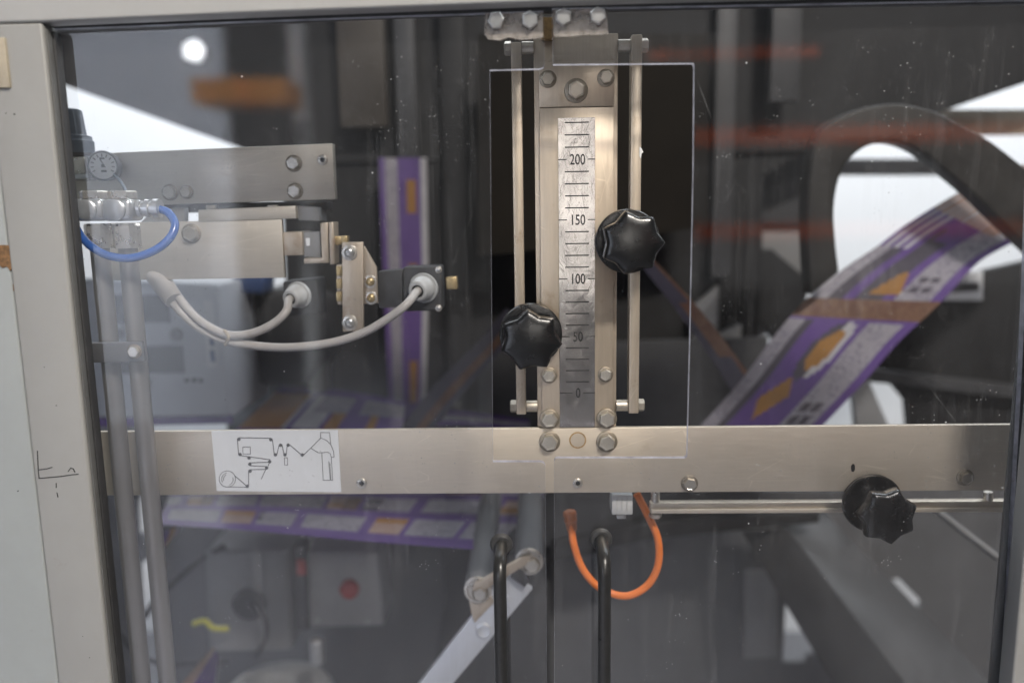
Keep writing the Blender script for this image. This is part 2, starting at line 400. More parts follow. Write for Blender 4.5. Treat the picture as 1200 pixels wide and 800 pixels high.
def pan(px, py, Y, rpx, parent, mat='zinc'):
    c = P(px, py, Y); r = rpx*S(Y)
    o = obj('bolt', lathe(c, FRONT, [(0, r), (r*.35, r*.98), (r*.62, r*.8), (r*.78, r*.5), (r*.8, r*.3), (r*.6, r*.26), (r*.6, .01*r)], 24), MT[mat], parent, 40)
    obj('washer', lathe(c, FRONT, [(-.0004, r*1.5), (r*.1, r*1.5), (r*.14, r*1.42), (r*.14, r*.5)], 28), MT['bolt'], o, 40)
    return o

# ================================================================== SETTING
def struct(o): o['kind'] = 'structure'; return o
struct(box('back_wall', -3.2, 3.6, 2.0, 2.06, -1.5, 2.2, MT['wall'], None, 0))
struct(box('floor', -9, 9, -15, 2.6, -1.36, -1.34, MT['floor'], None, 0))

# ================================================================== MACHINE HOUSING
FY = PANE-.020
xi = P(88, 404, FY).x; zt = P(50, 26.5, FY).z
frame = thing('machine_frame', (xi, FY, -0.7), 'off-white painted steel frame around the clear doors', 'frame')
xo = P(45, 600, FY).x
PB = PANE-.0003
box('post', xo, xi, FY, PB, -1.33, zt, MT['paint'], frame, 0.0022, 3)
xr = P(1194, 720, FY).x
box('post', xr, xr+0.07, FY, PB, -1.33, zt+.03, MT['paint'], frame, 0.0022, 3)
obj('rail', prism([P(-160, 30.5, FY-.001), P(50, 25.4, FY-.001), P(300, 14.6, FY-.001), P(640, 1.5, FY-.001), P(1300, -17, FY-.001), P(1300, -330, FY-.001), P(-160, -330, FY-.001)], .018, .002, 3), MT['paint_light'], frame, 35)
box('gasket_or_gap_strip', xi+.0002, xi+.0016, FY+.003, FY+.0095, -1.0, zt-0.004, MT['rubber_grey'], frame, 0.0004)
box('gasket_or_gap_strip', xi+.0002, xi+.0030, FY+.0098, PB-.0006, -1.0, zt-0.004, MT['rubber'], frame, 0.0008)
poly('gasket_or_gap_strip', [(54, 24), (300, 13), (640, 0), (1220, -18), (1220, 4.5), (860, 8.5), (640, 14.5), (300, 26), (54, 36)], PANE+.0075, .006, MT['rubber'], frame, .0005)  # black strip put in for the dark gap under the rail
YG = PANE+.0066
box('gasket_or_gap_strip', P(1183, 700, YG).x, xr+.05, YG, YG+.004, -1.0, zt+.02, MT['rubber'], frame, 0.001)
box('gasket_or_gap_strip', P(1168, 700, YG).x, P(1183, 700, YG).x-.0002, YG, YG+.003, -1.0, zt+.02, MT['rubber_grey'], frame, 0.001)
# pen marks on the post
def strokes(name, lines, Y, wpx, mat, parent, lift=.0004):
    bm = bmesh.new(); nrm = FRONT*lift; h = wpx*S(Y)/2
    for ln in lines:
        pts = [P(x, y, Y)+nrm for x, y in ln]
        for a, b in zip(pts, pts[1:]):
            d = (b-a); 
            if d.length < 1e-7: continue
            d.normalize(); s = Vector((d.z, 0, -d.x))*h; a2 = a-d*h*.6; b2 = b+d*h*.6
            bm.faces.new([bm.verts.new(v) for v in (a2-s, a2+s, b2+s, b2-s)])
    ex = bmesh.ops.extrude_face_region(bm, geom=bm.faces[:])
    bmesh.ops.translate(bm, verts=[v for v in ex['geom'] if isinstance(v, bmesh.types.BMVert)], vec=-nrm*.9)
    return obj(name, bm, mat, parent)
strokes('pen_mark', [[(44, 528), (45, 552), (46, 560)], [(46, 550), (55, 549), (61, 547)], [(46, 560), (70, 558), (83, 556), (92, 555)],
                     [(80, 552), (83, 548), (86, 549), (88, 553)], [(66, 566), (66, 571)], [(67, 577), (68, 582)]], FY, .9, MT['ink'], frame)
for x, y, r in ((17, 134, 1.1), (7, 133, .7), (66, 475, .8), (21, 575, .8), (52, 430, .6), (268, 14, .8), (105, 770, .6), (97, 745, .5)):
    obj('chip', lathe(P(x, y, FY), FRONT, [(-.0002, r*S(FY)), (.0002, r*S(FY)*.9)], 9), MT['ink'], frame)

cab = thing('side_cabinet', (xo-.1, FY, -0.7), 'pale blue-grey cabinet panel with rusty latch hole beside the frame post', 'cabinet')
box('panel', xo-0.25, xo-0.0012, FY+.002, PB, -1.33, zt+.002, MT['paint_blue'], cab, 0.002, 3)
bm = bmesh.new()
ys = [288, 289, 288, 292, 300, 308, 313, 316, 314, 309, 312, 306]
pts = [(-12, 288), (4, 287), (11, 288), (14, 292), (14.5, 303), (15, 312), (12, 317), (8, 312), (3, 314), (-3, 309), (-12, 311)]
bm = prism([P(x, y, FY+.0012) for x, y in pts], .004, 0)
obj('rust_patch', bm, MT['rust'], cab)
obj('rust_patch', prism([P(x, y, FY+.0012) for x, y in ((15, 333), (18, 335), (18, 341), (15.5, 341))], .004, 0), MT['rust'], cab)
rect('hinge', -12, 44, 8, 103, FY-.0025, .006, MT['tan'], cab, .001)

# ================================================================== REAR OF THE MACHINE
def panel_holes(name, outer, holes, Y, depth, mat):
    """a flat sheet with openings"""
    cu = bpy.data.curves.new(name, 'CURVE'); cu.dimensions = '2D'; cu.fill_mode = 'BOTH'; cu.extrude = depth/2
    for loop in [outer]+holes:
        sp = cu.splines.new('POLY'); sp.points.add(len(loop)-1); sp.use_cyclic_u = True
        for q, (x, y) in zip(sp.points, loop):
            v = P(x, y, Y); q.co = (v.x, v.z, 0, 1)
    tmp = bpy.data.objects.new(name, cu); COL.objects.link(tmp)
    dg = bpy.context.evaluated_depsgraph_get(); me = bpy.data.meshes.new_from_object(tmp.evaluated_get(dg))
    bpy.data.objects.remove(tmp); me.name = name
    bm = bmesh.new(); bm.from_mesh(me); bpy.data.meshes.remove(me)
    bmesh.ops.transform(bm, matrix=Matrix(((1, 0, 0, 0), (0, 0, -1, Y+depth/2), (0, 1, 0, 0), (0, 0, 0, 1))), verts=bm.verts)
    return obj(name, bm, mat)
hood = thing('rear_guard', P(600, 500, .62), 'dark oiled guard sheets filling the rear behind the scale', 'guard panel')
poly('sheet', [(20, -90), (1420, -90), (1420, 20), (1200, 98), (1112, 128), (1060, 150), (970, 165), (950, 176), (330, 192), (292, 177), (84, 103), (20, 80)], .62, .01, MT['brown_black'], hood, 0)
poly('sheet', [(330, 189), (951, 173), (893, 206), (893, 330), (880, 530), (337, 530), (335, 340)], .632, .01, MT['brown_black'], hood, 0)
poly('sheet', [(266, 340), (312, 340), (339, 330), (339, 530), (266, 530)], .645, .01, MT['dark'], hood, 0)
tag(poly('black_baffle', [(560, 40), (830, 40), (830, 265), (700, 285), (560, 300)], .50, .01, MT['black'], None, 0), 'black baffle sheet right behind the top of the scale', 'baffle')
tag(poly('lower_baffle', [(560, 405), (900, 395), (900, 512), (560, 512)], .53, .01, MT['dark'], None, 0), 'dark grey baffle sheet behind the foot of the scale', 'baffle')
cross = thing('rear_rails', P(1040, 195, .78), 'grey rails of the rear opening seen through the arched collar', 'rail')
cross.name = 'rear_opening'
poly('rail', [(965, 186), (1130, 186), (1130, 205), (965, 205)], .78, .03, MT['mid2'], cross)
poly('rail', [(1080, 128), (1300, 128), (1300, 156), (1080, 158)], .74, .03, MT['tan'], cross)
poly('jamb', [(893, 180), (950, 160), (950, 262), (893, 262)], .74, .02, MT['dark'], cross)
poly('jamb', [(890, 258), (905, 250), (944, 250), (946, 345), (893, 345)], .76, .02, MT['mid2'], cross)
poly('plate', [(1100, 330), (1230, 300), (1230, 545), (1070, 545), (1063, 470), (1048, 452), (1015, 440), (1055, 390)], .60, .02, MT['brown_black'], cross)
poly('plate', [(870, 292), (905, 292), (950, 330), (935, 400), (920, 420), (880, 360)], .70, .02, MT['brown_black'], cross)
poly('plate', [(860, 380), (905, 330), (938, 353), (926, 372), (900, 392), (870, 400)], .72, .02, MT['mid2'], cross)
poly('plate', [(812, 360), (842, 335), (842, 392), (870, 380), (866, 408), (812, 400)], .595, .015, MT['mid2'], cross)  # stands in for film and wall glimpsed through gaps, no actual plate
poly('plate', [(998, 436), (1016, 440), (1042, 500), (1005, 505)], .56, .02, MT['mid2'], cross)
poly('frame', [(1108, 318), (1152, 318), (1152, 352), (1108, 352)], .585, .01, MT['white'], cross)
poly('slot', [(1118, 331), (1148, 331), (1148, 341), (1116, 343)], .583, .003, MT['dark'], cross)
poly('beam', [(1000, 430), (1220, 455), (1220, 470), (1000, 445)], .57, .02, MT['dark'], cross)

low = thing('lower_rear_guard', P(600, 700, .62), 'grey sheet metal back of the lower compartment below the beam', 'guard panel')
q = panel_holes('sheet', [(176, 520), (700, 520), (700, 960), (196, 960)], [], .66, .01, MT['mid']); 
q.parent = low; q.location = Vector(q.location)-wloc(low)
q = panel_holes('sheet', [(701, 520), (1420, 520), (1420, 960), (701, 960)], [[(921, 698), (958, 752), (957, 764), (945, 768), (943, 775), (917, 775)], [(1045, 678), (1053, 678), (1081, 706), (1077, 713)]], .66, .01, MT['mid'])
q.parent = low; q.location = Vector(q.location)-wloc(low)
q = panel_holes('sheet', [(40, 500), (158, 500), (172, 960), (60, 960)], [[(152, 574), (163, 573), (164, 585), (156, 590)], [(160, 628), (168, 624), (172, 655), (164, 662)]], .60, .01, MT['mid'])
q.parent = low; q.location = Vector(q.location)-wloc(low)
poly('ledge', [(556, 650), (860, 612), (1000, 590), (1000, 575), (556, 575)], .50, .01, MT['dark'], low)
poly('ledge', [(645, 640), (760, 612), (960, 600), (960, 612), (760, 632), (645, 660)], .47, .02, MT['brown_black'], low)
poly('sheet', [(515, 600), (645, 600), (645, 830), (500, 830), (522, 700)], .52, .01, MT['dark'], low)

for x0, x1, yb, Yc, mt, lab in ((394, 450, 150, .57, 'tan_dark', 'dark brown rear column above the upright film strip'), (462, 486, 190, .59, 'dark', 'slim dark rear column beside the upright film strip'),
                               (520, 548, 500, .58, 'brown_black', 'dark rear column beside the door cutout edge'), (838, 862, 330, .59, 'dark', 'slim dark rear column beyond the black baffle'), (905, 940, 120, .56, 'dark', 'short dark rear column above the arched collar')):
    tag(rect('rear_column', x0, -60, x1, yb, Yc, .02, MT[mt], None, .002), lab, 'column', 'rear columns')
# forming collar: one dark arched band
oc = catmull([(950, 347, 0), (946, 262, 0), (950, 192, 0), (966, 150, 0), (1000, 130, 0), (1030, 123, 0), (1062, 122, 0), (1101, 132, 0), (1128, 147, 0), (1158, 163, 0), (1185, 183, 0), (1250, 235, 0)], 4)
ic = catmull([(1250, 330, 0), (1200, 283, 0), (1170, 255, 0), (1140, 226, 0), (1110, 201, 0), (1089, 184, 0), (1068, 172, 0), (1044, 166, 0), (1017, 171, 0), (997, 186, 0), (984, 209, 0), (978, 245, 0), (980, 285, 0), (984, 319, 0)], 4)
tag(poly('forming_collar', [(v.x, v.y) for v in oc+ic], .30, .035, MT['collar'], None, .004, 3), 'big dark arched steel collar that the purple film runs under', 'collar')

# chute in the lower compartment
ch = thing('chute', P(990, 700, .3), 'dark grey folded sheet chute sloping down under the black rail knob', 'chute')
def sheet(name, pts, t, mat, parent, bw=.001):
    bm = bmesh.new(); vsx = [bm.verts.new(p) for p in pts]; f = bm.faces.new(vsx); f.normal_update(); n = f.normal.copy()
    if n.y > 0: n = -n
    ex = bmesh.ops.extrude_face_region(bm, geom=[f]); bmesh.ops.translate(bm, verts=[v for v in ex['geom'] if isinstance(v, bmesh.types.BMVert)], vec=-n*t)
    bmesh.ops.recalc_face_normals(bm, faces=bm.faces); bevel(bm, bw)
    return obj(name, bm, mat, parent, 35)
sheet('side_sheet', [P(868, 622, .52), P(922, 618, .48), P(1072, 815, .28), P(985, 815, .34)], .003, MT['dark'], ch)
sheet('bed_sheet', [P(912, 612, .50), P(968, 600, .54), P(1190, 830, .40), P(1072, 815, .28)], .003, MT['dark_mid'], ch)
poly('pale_sheet', [(874, 668), (912, 668), (912, 770), (872, 772)], .60, .004, MT['mid2'], ch)
b = obj('slide_bar', tube([P(1082, 586, .22), P(1170, 654, .16)], .0045, 12), MT['mid'], None, 40)
tag(b, 'thin grey slide bar slanting down beside the chute', 'bar')

# ================================================================== WHITE CONTROL BOX, OTHER EQUIPMENT BEHIND
cb = thing('control_box', P(200, 490, .34), 'white control box with dark recesses behind the two air pipes', 'control box')
poly('housing', [(92, 326), (256, 333), (269, 492), (105, 495)], .34, .16, MT['box_pale'], cb, .004, 3)
poly('recess', [(128, 345), (196, 346), (199, 378), (130, 378)], .338, .004, MT['mid'], cb, 0)
poly('recess', [(128, 406), (213, 405), (216, 437), (130, 438)], .338, .004, MT['mid'], cb, 0)
obj('button', lathe(P(207, 392, .34), FRONT, [(0, 8*S(.34)), (.003, 8*S(.34)), (.004, 6*S(.34))], 24), MT['mid2'], cb, 40)
obj('button', lathe(P(139, 391, .34), FRONT, [(0, 7*S(.34)), (.003, 7*S(.34)), (.004, 6*S(.34))], 24), MT['mid2'], cb, 40)
obj('button', lathe(P(171, 449, .34), FRONT, [(0, 6*S(.34)), (.003, 6*S(.34)), (.004, 5*S(.34))], 24), MT['mid2'], cb, 40)
for x in (219, 228, 236): obj('indicator', lathe(P(x, 445, .34), FRONT, [(0, 3.4*S(.34)), (.002, 3*S(.34))], 16), MT['ink'], cb, 40)
lab = poly('label', [(238, 352), (249, 352), (255, 430), (243, 430)], .3395, .001, MT['light'], cb, 0)
for y0, y1 in ((392, 405), (410, 424)): poly('print', [(245+(y0-400)*.06, y0), (250+(y0-400)*.06, y0), (251+(y1-400)*.06, y1), (246+(y1-400)*.06, y1)], .3388, .0005, MT['navy'], cb, 0)
poly('base_trim', [(104, 490), (271, 487), (272, 496), (104, 500)], .337, .004, MT['f_purple'], cb, 0)
tag(poly('dark_motor', [(276, 345), (330, 338), (378, 350), (382, 420), (360, 452), (300, 452), (280, 420)], .46, .1, MT['dark'], None, .012, 3), 'dark motor housing beside the white control box', 'motor')
tag(poly('blue_housing', [(270, 322), (310, 322), (308, 345), (272, 342)], .42, .05, MT['navy'], None, .004), 'small navy blue housing under the stainless slide unit', 'housing')
tag(poly('grey_conduit', [(360, 375), (382, 375), (383, 460), (361, 460)], .50, .03, MT['mid2'], None, .006, 3), 'short grey upright conduit behind the cables', 'conduit')

def junction():
    j = thing('switch_box', P(405, 735, .40), 'grey switch box with round red button in the lower compartment', 'switch box')
    poly('housing', [(357, 648), (444, 647), (450, 733), (361, 735)], .40, .08, MT['box_grey'], j, .004, 3)
    obj('button', lathe(P(410, 689, .40), FRONT, [(0, 12*S(.4)), (.006, 12*S(.4)), (.010, 9*S(.4)), (.011, .002)], 24), MT['red'], j, 40)
    for x, y in ((431, 727), (372, 726)): obj('screw', lathe(P(x, y, .40), FRONT, [(0, 3.5*S(.4)), (.002, 3*S(.4))], 16), MT['light'], j, 40)
junction()
mb = thing('motor_box', P(290, 760, .42), 'grey motor box with dark round port beside the switch box', 'motor')
poly('housing', [(238, 645), (337, 645), (342, 762), (245, 765)], .42, .1, MT['mid2'], mb, .006, 3)
obj('port', lathe(P(292, 706, .42), FRONT, [(0, 20*S(.42)), (.006, 20*S(.42)), (.006, 16*S(.42)), (.001, 15*S(.42))], 28), MT['dark'], mb, 40)
tag(poly('terminal_strip', [(343, 640), (358, 640), (361, 738), (346, 738)], .39, .03, MT['dark'], None, .001), 'dark upright terminal strip between the two grey boxes', 'terminal strip')
tag(poly('red_plug', [(347, 656), (357, 656), (358, 674), (348, 674)], .384, .006, MT['red'], None, .001), 'small red plug on the dark terminal strip', 'plug')
hs = thing('gear_housing', P(340, 800, .36), 'pale metal gear housing with rounded shoulder under the grey motor box', 'housing')
obj('housing', lathe(P(330, 880, .44), (0, 0, 1), [(-.02, .085), (.098, .085), (.108, .078), (.112, .06), (.112, .002)], 40), MT['light'], hs, 40)
obj('cap', lathe(P(371, 752, .37), (0, 0, 1), [(-.03, .010), (.002, .010), (.005, .007)], 20), MT['zinc'], hs, 40)
for pts, r, lab in (([(170, 722, .40), (185, 700, .40), (215, 672, .42), (236, 655, .43), (262, 640, .42)], .0048, 'thick black cable rising behind the two air pipes'),
                    ([(140, 742, .40), (160, 765, .38), (195, 778, .38), (235, 776, .40), (270, 774, .42)], .0030, 'thin black cable lying low behind the air pipes'),
                    ([(292, 706, .41), (308, 720, .36), (312, 745, .36), (300, 768, .38)], .0036, 'black cable looping down from the motor box port')):
    tag(obj('black_cable', tube([P(*p) for p in pts], r, 10), MT['rubber'], None, 40), lab, 'cable')
yt = thing('yellow_tie', P(245, 733, .39), 'yellow-green cable tie near the motor box', 'cable tie')
obj('band', tube([P(227, 730, .39), P(240, 727, .385), P(250, 735, .385), P(268, 736, .39)], .004, 10), MT['yellow'], yt, 40)

# ================================================================== PRINTED FILM
FM = [MT[k] for k in ('f_purple', 'f_white', 'f_text', 'f_orange', 'f_brown', 'f_pink', 'f_dark')]
PU, WH, TX, OR, BR, PK, DK = range(7)
def web(name, L, R, cols, cell, label, nu=36):
    """L, R: edge points (px, py, Y) along the film; cols: print boundaries across it (0..1); cell(t, c) picks the ink"""
    ns = max(12, nu//3); Lp = catmull([P(*p) for p in L], ns); Rp = catmull([P(*p) for p in R], ns); n = len(Lp)-1
    bm = bmesh.new(); rows = []
    for i in range(n+1):
        rows.append([bm.verts.new(Lp[i].lerp(Rp[i], c)) for c in cols])
    for i in range(n):
        for j in range(len(cols)-1):
            f = bm.faces.new((rows[i][j], rows[i][j+1], rows[i+1][j+1], rows[i+1][j])); f.material_index = cell((i+.5)/n, j); f.smooth = True
    o = obj(name, bm, FM); tag(o, label, 'film', 'printed packaging film'); return o
def c1(t, v):
    if .305 < t < .385: return PU if t < .315 else BR
    e = ((t-.215)/.085)**2+((v-.47-.25*(t-.215))/.13)**2
    if e < .42: return OR
    if e < 1: return WH if v > .47 else DK
    if abs(t-.085)/.055+abs(v-.38)/.12 < 1: return OR
    if abs(t-.455) < .045 and abs(v-.52) < .10*(1.2-(t-.41)/.09): return OR
    if .405 < t < .42 and .44 < v < .66: return WH  # a highlight on the film, painted as a white bar
    if v > .92: return PU
    if .64 < v:
        for tc in (.03, .065, .43, .465):
            if abs(t-tc) < .011 and any(abs(v-q) < .035 for q in (.71, .81)): return DK
        if t > .80: return PK if v < .8 else WH
        return TX
    if t > .80: return PK if (int(v*40) % 3) else WH
    if t > .62 and v < .3: return WH if int(v*22) % 2 else PU
    if t > .76: return PU
    if v < .14: return TX
    if v < .20: return DK
    if v < .38: return PU if t < .305 else (PU if .24 < v < .33 else DK)
    if v < .54: return PU if t < .31 else (DK if t < .7 else PU)
    return PU
web('printed_film', [(815, 505, .30), (867, 447, .31), (910, 390, .325), (944, 352, .34), (987, 316, .355), (1030, 287, .37), (1068, 259, .385), (1134, 220, .40), (1200, 192, .44)],
    [(955, 508, .30), (1012, 448, .31), (1054, 400, .325), (1100, 357, .34), (1132, 322, .355), (1150, 305, .37), (1170, 293, .385), (1203, 276, .40), (1250, 250, .44)],
    [i/44 for i in range(45)], lambda t, j: c1(t, (j+.5)/44), 'wide purple printed film rising under the dark arched collar')
def c2(t, v):
    if v < .09 or .29 < v < .385 or .60 < v < .69 or v > .90: return PU
    sh = 0 if v < .33 else .34 if v < .64 else .71
    k = (t*2.3+sh) % 1
    if k < .05 or .45 < k < .49 or .69 < k < .725: return PU
    if .49 < k < .70: return BR if v > .33 and k > .6 else OR if .16 < (v*5) % 1 < .5 else PK
    if .725 < k < .80 and (int(v*26) % 3): return DK if (int(k*60) % 2) else TX
    return TX
web('printed_film', [(184, 614, .22), (300, 622, .20), (430, 634, .18), (578, 645, .16)], [(205, 565, .52), (330, 560, .52), (480, 560, .52), (655, 560, .52)],
    [i/30 for i in range(31)], lambda t, j: c2(t, (j+.5)/30), 'film lying flat below the beam, purple with white and orange panels', 72)
def c3(t, j):
    k = (t*3.2) % 1
    return (PU, TX, PU, PU if k < .35 or k > .8 else OR, PU, WH)[j]
web('printed_film', [(444, 185, .57), (446, 250, .56), (450, 340, .55), (454, 430, .54), (458, 512, .53)], [(500, 185, .58), (501, 250, .58), (502, 340, .57), (500, 430, .56), (498, 512, .55)],
    [0, .12, .38, .56, .76, .86, 1], c3, 'upright purple film strip behind the sensor box')
def c4(t, j):
    if j in (0, 3) or .62 < t < .7: return PU
    return OR if t < .28 else TX if (j == 2 and t > .4) else (PU if .3 < t < .34 else OR if .52 < t < .6 or .78 < t < .84 else WH if t < .5 else PU)
web('printed_film', [(268, 512, .36), (330, 512, .35), (400, 512, .34), (470, 512, .33)], [(330, 452, .52), (380, 455, .52), (430, 462, .50), (475, 470, .48)],
    [0, .16, .5, .86, 1], c4, 'orange and purple film lying just above the beam beside the control box')
web('printed_film', [(196, 825, .30), (222, 790, .30), (250, 757, .30)], [(250, 835, .33), (254, 800, .33), (257, 770, .33)], [0, .3, .92, 1], lambda t, j: (PK, PU, WH)[j], 'small folded film corner low down behind the air pipes')
web('printed_film', [(192, 622, .30), (191, 632, .30), (190, 642, .30)], [(214, 615, .32), (208, 626, .32), (196, 640, .32)], [0, .35, .7, 1], lambda t, j: (PU, OR, WH)[j], 'tiny film scrap with yellow patch beside the air pipe')
web('printed_film', [(742, 300, .36), (790, 360, .35), (840, 430, .34), (885, 505, .33)], [(762, 300, .34), (818, 360, .33), (872, 430, .32), (922, 505, .31)], [0, .35, .8, 1], lambda t, j: (DK, BR if .3 < t < .6 else DK, BR)[j], 'dark slanting film edge behind the upper knob')
web('printed_film', [(594, 360, .36), (560, 400, .35), (510, 450, .34), (462, 510, .33)], [(612, 385, .38), (575, 425, .37), (535, 470, .36), (498, 515, .35)], [0, .45, .75, 1], lambda t, j: (DK, BR, DK)[j], 'dark slanting film edge behind the lower knob')
web('printed_film', [(505, 500, .40), (540, 498, .40), (620, 505, .40)], [(512, 480, .46), (545, 482, .46), (620, 492, .46)], [0, .3, .7, 1], lambda t, j: (PU, TX, PU)[j], 'narrow purple film strip low beside the upright film strip')

# ================================================================== CROSS BEAM, SCALE COLUMN
beam = thing('cross_beam', P(650, 540, 0), 'wide brushed stainless beam running across the whole machine', 'beam')
zb1, zb0 = P(640, 501.5, 0).z, P(640, 577.5, 0).z
box('bar', P(112, 540, 0).x, P(1230, 540, 0).x, 0, .005, zb0, zb1, MT['steel'], beam, .0008)
for x, y in ((644, 517), (711, 517)): bolt(x, y, 0, 10, beam)
bolt(808, 566, 0, 8, beam); bolt(1131, 559, 0, 8, beam, 'bolt_old')
socket(424, 566, 0, 6.5, beam); socket(677, 566, 0, 6, beam)
pr = 9.5*S(0); pc = P(677, 515.5, 0)
pl = obj('plug', lathe(pc, FRONT, [(-.001, pr*.9), (.0003, pr*.9), (.0004, pr*.7)], 28), MT['steel'], beam, 40)
obj('rust_ring', lathe(pc, FRONT, [(-.001, pr*1.08), (.0003, pr*1.08), (.0003, pr*.92), (-.001, pr*.92)], 36), MT['stain'], beam, 40)
poly('slot_hole', [(997.5, 546), (999, 543.5), (1001, 543.5), (1002, 546), (1002, 550), (1000.5, 552.5), (998.5, 552.5), (997.5, 550)], -.0004, .002, MT['ink'], beam, 0)

col = thing('scale_column', P(676, 501, 0), 'upright stainless guide plate with foil length scale behind the door cutout', 'scale')
zc0 = zb1+.0004
xl, xr_ = P(629, 400, .003).x, P(722.5, 400, .003).x
box('back_plate', xl, xr_, .003, .012, zc0, P(676, 40, .003).z, MT['steel_v'], col, .0008)
box('guide_plate', P(634.5, 400, 0).x, P(718.5, 400, 0).x, 0, .0028, zc0, P(676, 126, 0).z, MT['steel_v'], col, .0006)
box('cover_plate', P(634.5, 400, -.0).x, P(718.5, 400, 0).x, -.0002, .0028, P(676, 125.4, 0).z, P(676, 72, 0).z, MT['steel_v'], col, .0006)
for x, y, r, m in ((642, 93, 7.6, 'bolt_old'), (710, 91.5, 7.6, 'bolt_old'), (675, 106.5, 10.5, 'bolt_old')): bolt(x, y, -.0002, r, col, m)
for x, y, r in ((643.5, 439.5, 7.6), (709.5, 438.5, 7.2), (644, 490.5, 9.6), (711, 490, 9.6)): bolt(x, y, 0, r, col)
# foil with the scale
zs = lambda mm: mm/1000.0
fo = box('scale_strip', -.0158, .0152, -.0009, -.0001, zc0+.0004, P(676, 138, 0).z, MT['foil'], col, .0002, 1)
def numeral(txt, z, parent):
    cu = bpy.data.curves.new('numeral', 'FONT'); cu.body = txt; cu.size = .0122; cu.align_x = 'CENTER'; cu.align_y = 'CENTER'
    cu.extrude = .00012; cu.offset = .00013
    t = bpy.data.objects.new('numeral', cu); COL.objects.link(t)
    dg = bpy.context.evaluated_depsgraph_get(); me = bpy.data.meshes.new_from_object(t.evaluated_get(dg)); bpy.data.objects.remove(t)
    bm = bmesh.new(); bm.from_mesh(me); bpy.data.meshes.remove(me)
    ys = [v.co.y for v in bm.verts]; my = (min(ys)+max(ys))/2
    bmesh.ops.transform(bm, matrix=Matrix(((.72, 0, 0, .0004), (0, 0, -1, -.00105), (0, 1, 0, z-my), (0, 0, 0, 1))), verts=bm.verts)
    return obj('numeral', bm, MT['ink'], parent)
for mm in range(0, 231, 10):
    if mm % 50 == 0:
        numeral(str(mm), zs(mm), fo)
        hw = .0045 if mm == 0 else .0066 if mm == 50 else .0086
        box('tick', -.0158, -hw, -.00115, -.00088, zs(mm)-.0004, zs(mm)+.0004, MT['ink'], fo, 0)
        box('tick', hw+.0004, .0152, -.00115, -.00088, zs(mm)-.0004, zs(mm)+.0004, MT['ink'], fo, 0)
    else:
        box('tick', -.0102, .0099, -.00115, -.00088, zs(mm)-.0005, zs(mm)+.0005, MT['ink'], fo, 0)
# two side rods
for (xa, xb, tops, sgn) in ((604.5, 616, 48, -1), (737, 749, 42, 1)):
    Yr = -.004; x0, x1 = P(xa, 440, Yr).x, P(xb, 440, Yr).x
    rod = box('side_rod', x0, x1, Yr, Yr+.014, P(676, 485, Yr).z, P(676, tops, Yr).z, MT['rod'], col, .001)
    for py in (475.5, 55):
        z = P(676, py, .003).z; e = xl if sgn < 0 else xr_; a = x0 if sgn < 0 else x1; inner = x1 if sgn < 0 else x0
        obj('spacer', tube([(inner+(.0003 if sgn < 0 else -.0003), .004, z), (e, .004, z)], .0052, 18, smooth=False), MT['bolt_old'], rod, 40)
        bm = lathe((a+sgn*.0002, .004, z), (sgn, 0, 0), [(0, .0058), (.0045, .0058), (.0055, .0048), (.0055, .0005)], 6)
        obj('nut', bm, MT['bolt_old'], rod, 20)
# nick of torn film on the rod
poly('torn_scrap', [(749.5, 172), (752, 174), (754, 178.5), (752, 180), (751, 186), (749.5, 183)], -.0045, .002, MT['sticker'], col, 0)
poly('mount_block', [(634, 20), (649, 20), (649, 46), (634, 46)], -.006, .008, MT['stain'], col, .001)

# ================================================================== DIAGRAM LABEL
lb = thing('diagram_label', P(322, 577, 0), 'white sticker with a film path line drawing on the beam', 'sticker')
LY = -.0006
pz = [P(247.5, 504.5, LY), P(396, 503.6, LY), P(400, 576.5, LY), P(254, 575, LY)]
obj('sheet', prism(pz, .0005, 0), MT['sticker'], lb)
def D(cx, cy): return (240+cx/7.06, 495+cy/7.06)
def DL(*pts): return [D(x, y) for x, y in pts]
def arc(cx, cy, r, a0, a1, n=24): return [D(cx+r*math.cos(math.radians(a0+(a1-a0)*i/n)), cy+r*math.sin(math.radians(a0+(a1-a0)*i/n))) for i in range(n+1)]
for wd_, lines_ in ((.85, [DL((250, 440), (350, 525)), DL((363, 522), (363, 405)), DL((375, 388), (512, 385)), DL((375, 355), (512, 362)), DL((375, 332), (535, 325)),
                  DL((290, 270), (360, 280), (540, 305)), DL((280, 265), (270, 135)), DL((285, 124), (545, 128)), DL((560, 140), (575, 262)), DL((597, 262), (615, 185)),
                  DL((640, 185), (655, 262)), DL((675, 262), (682, 190)), DL((705, 185), (800, 265)), DL((815, 270), (960, 128)), DL((505, 385), (468, 465)), DL((525, 355), (535, 330))]),
    (.6, [arc(187, 465, 67, 0, 360, 40), arc(190, 465, 50, 150, 260), arc(190, 465, 35, 160, 250), arc(190, 470, 45, -20, 70), DL((315, 200), (376, 200), (378, 260), (316, 258), (315, 200)),
                  DL((660, 290), (683, 290), (686, 350), (660, 350), (660, 290)), DL((958, 125), (958, 80), (1032, 82), (1042, 175)), DL((960, 125), (1010, 148), (1045, 185), (1065, 235), (1070, 285), (1048, 285)),
                  DL((880, 212), (940, 248), (1020, 244), (1040, 258), (1047, 290), (1058, 475), (980, 475), (968, 248)), DL((1025, 320), (1038, 470)), DL((1034, 330), (1044, 470)), DL((195, 530), (340, 533))])):
    for ln_ in lines_: strokes('printed_line', [ln_], LY, wd_, MT['ink_grey'], lb, .0003)
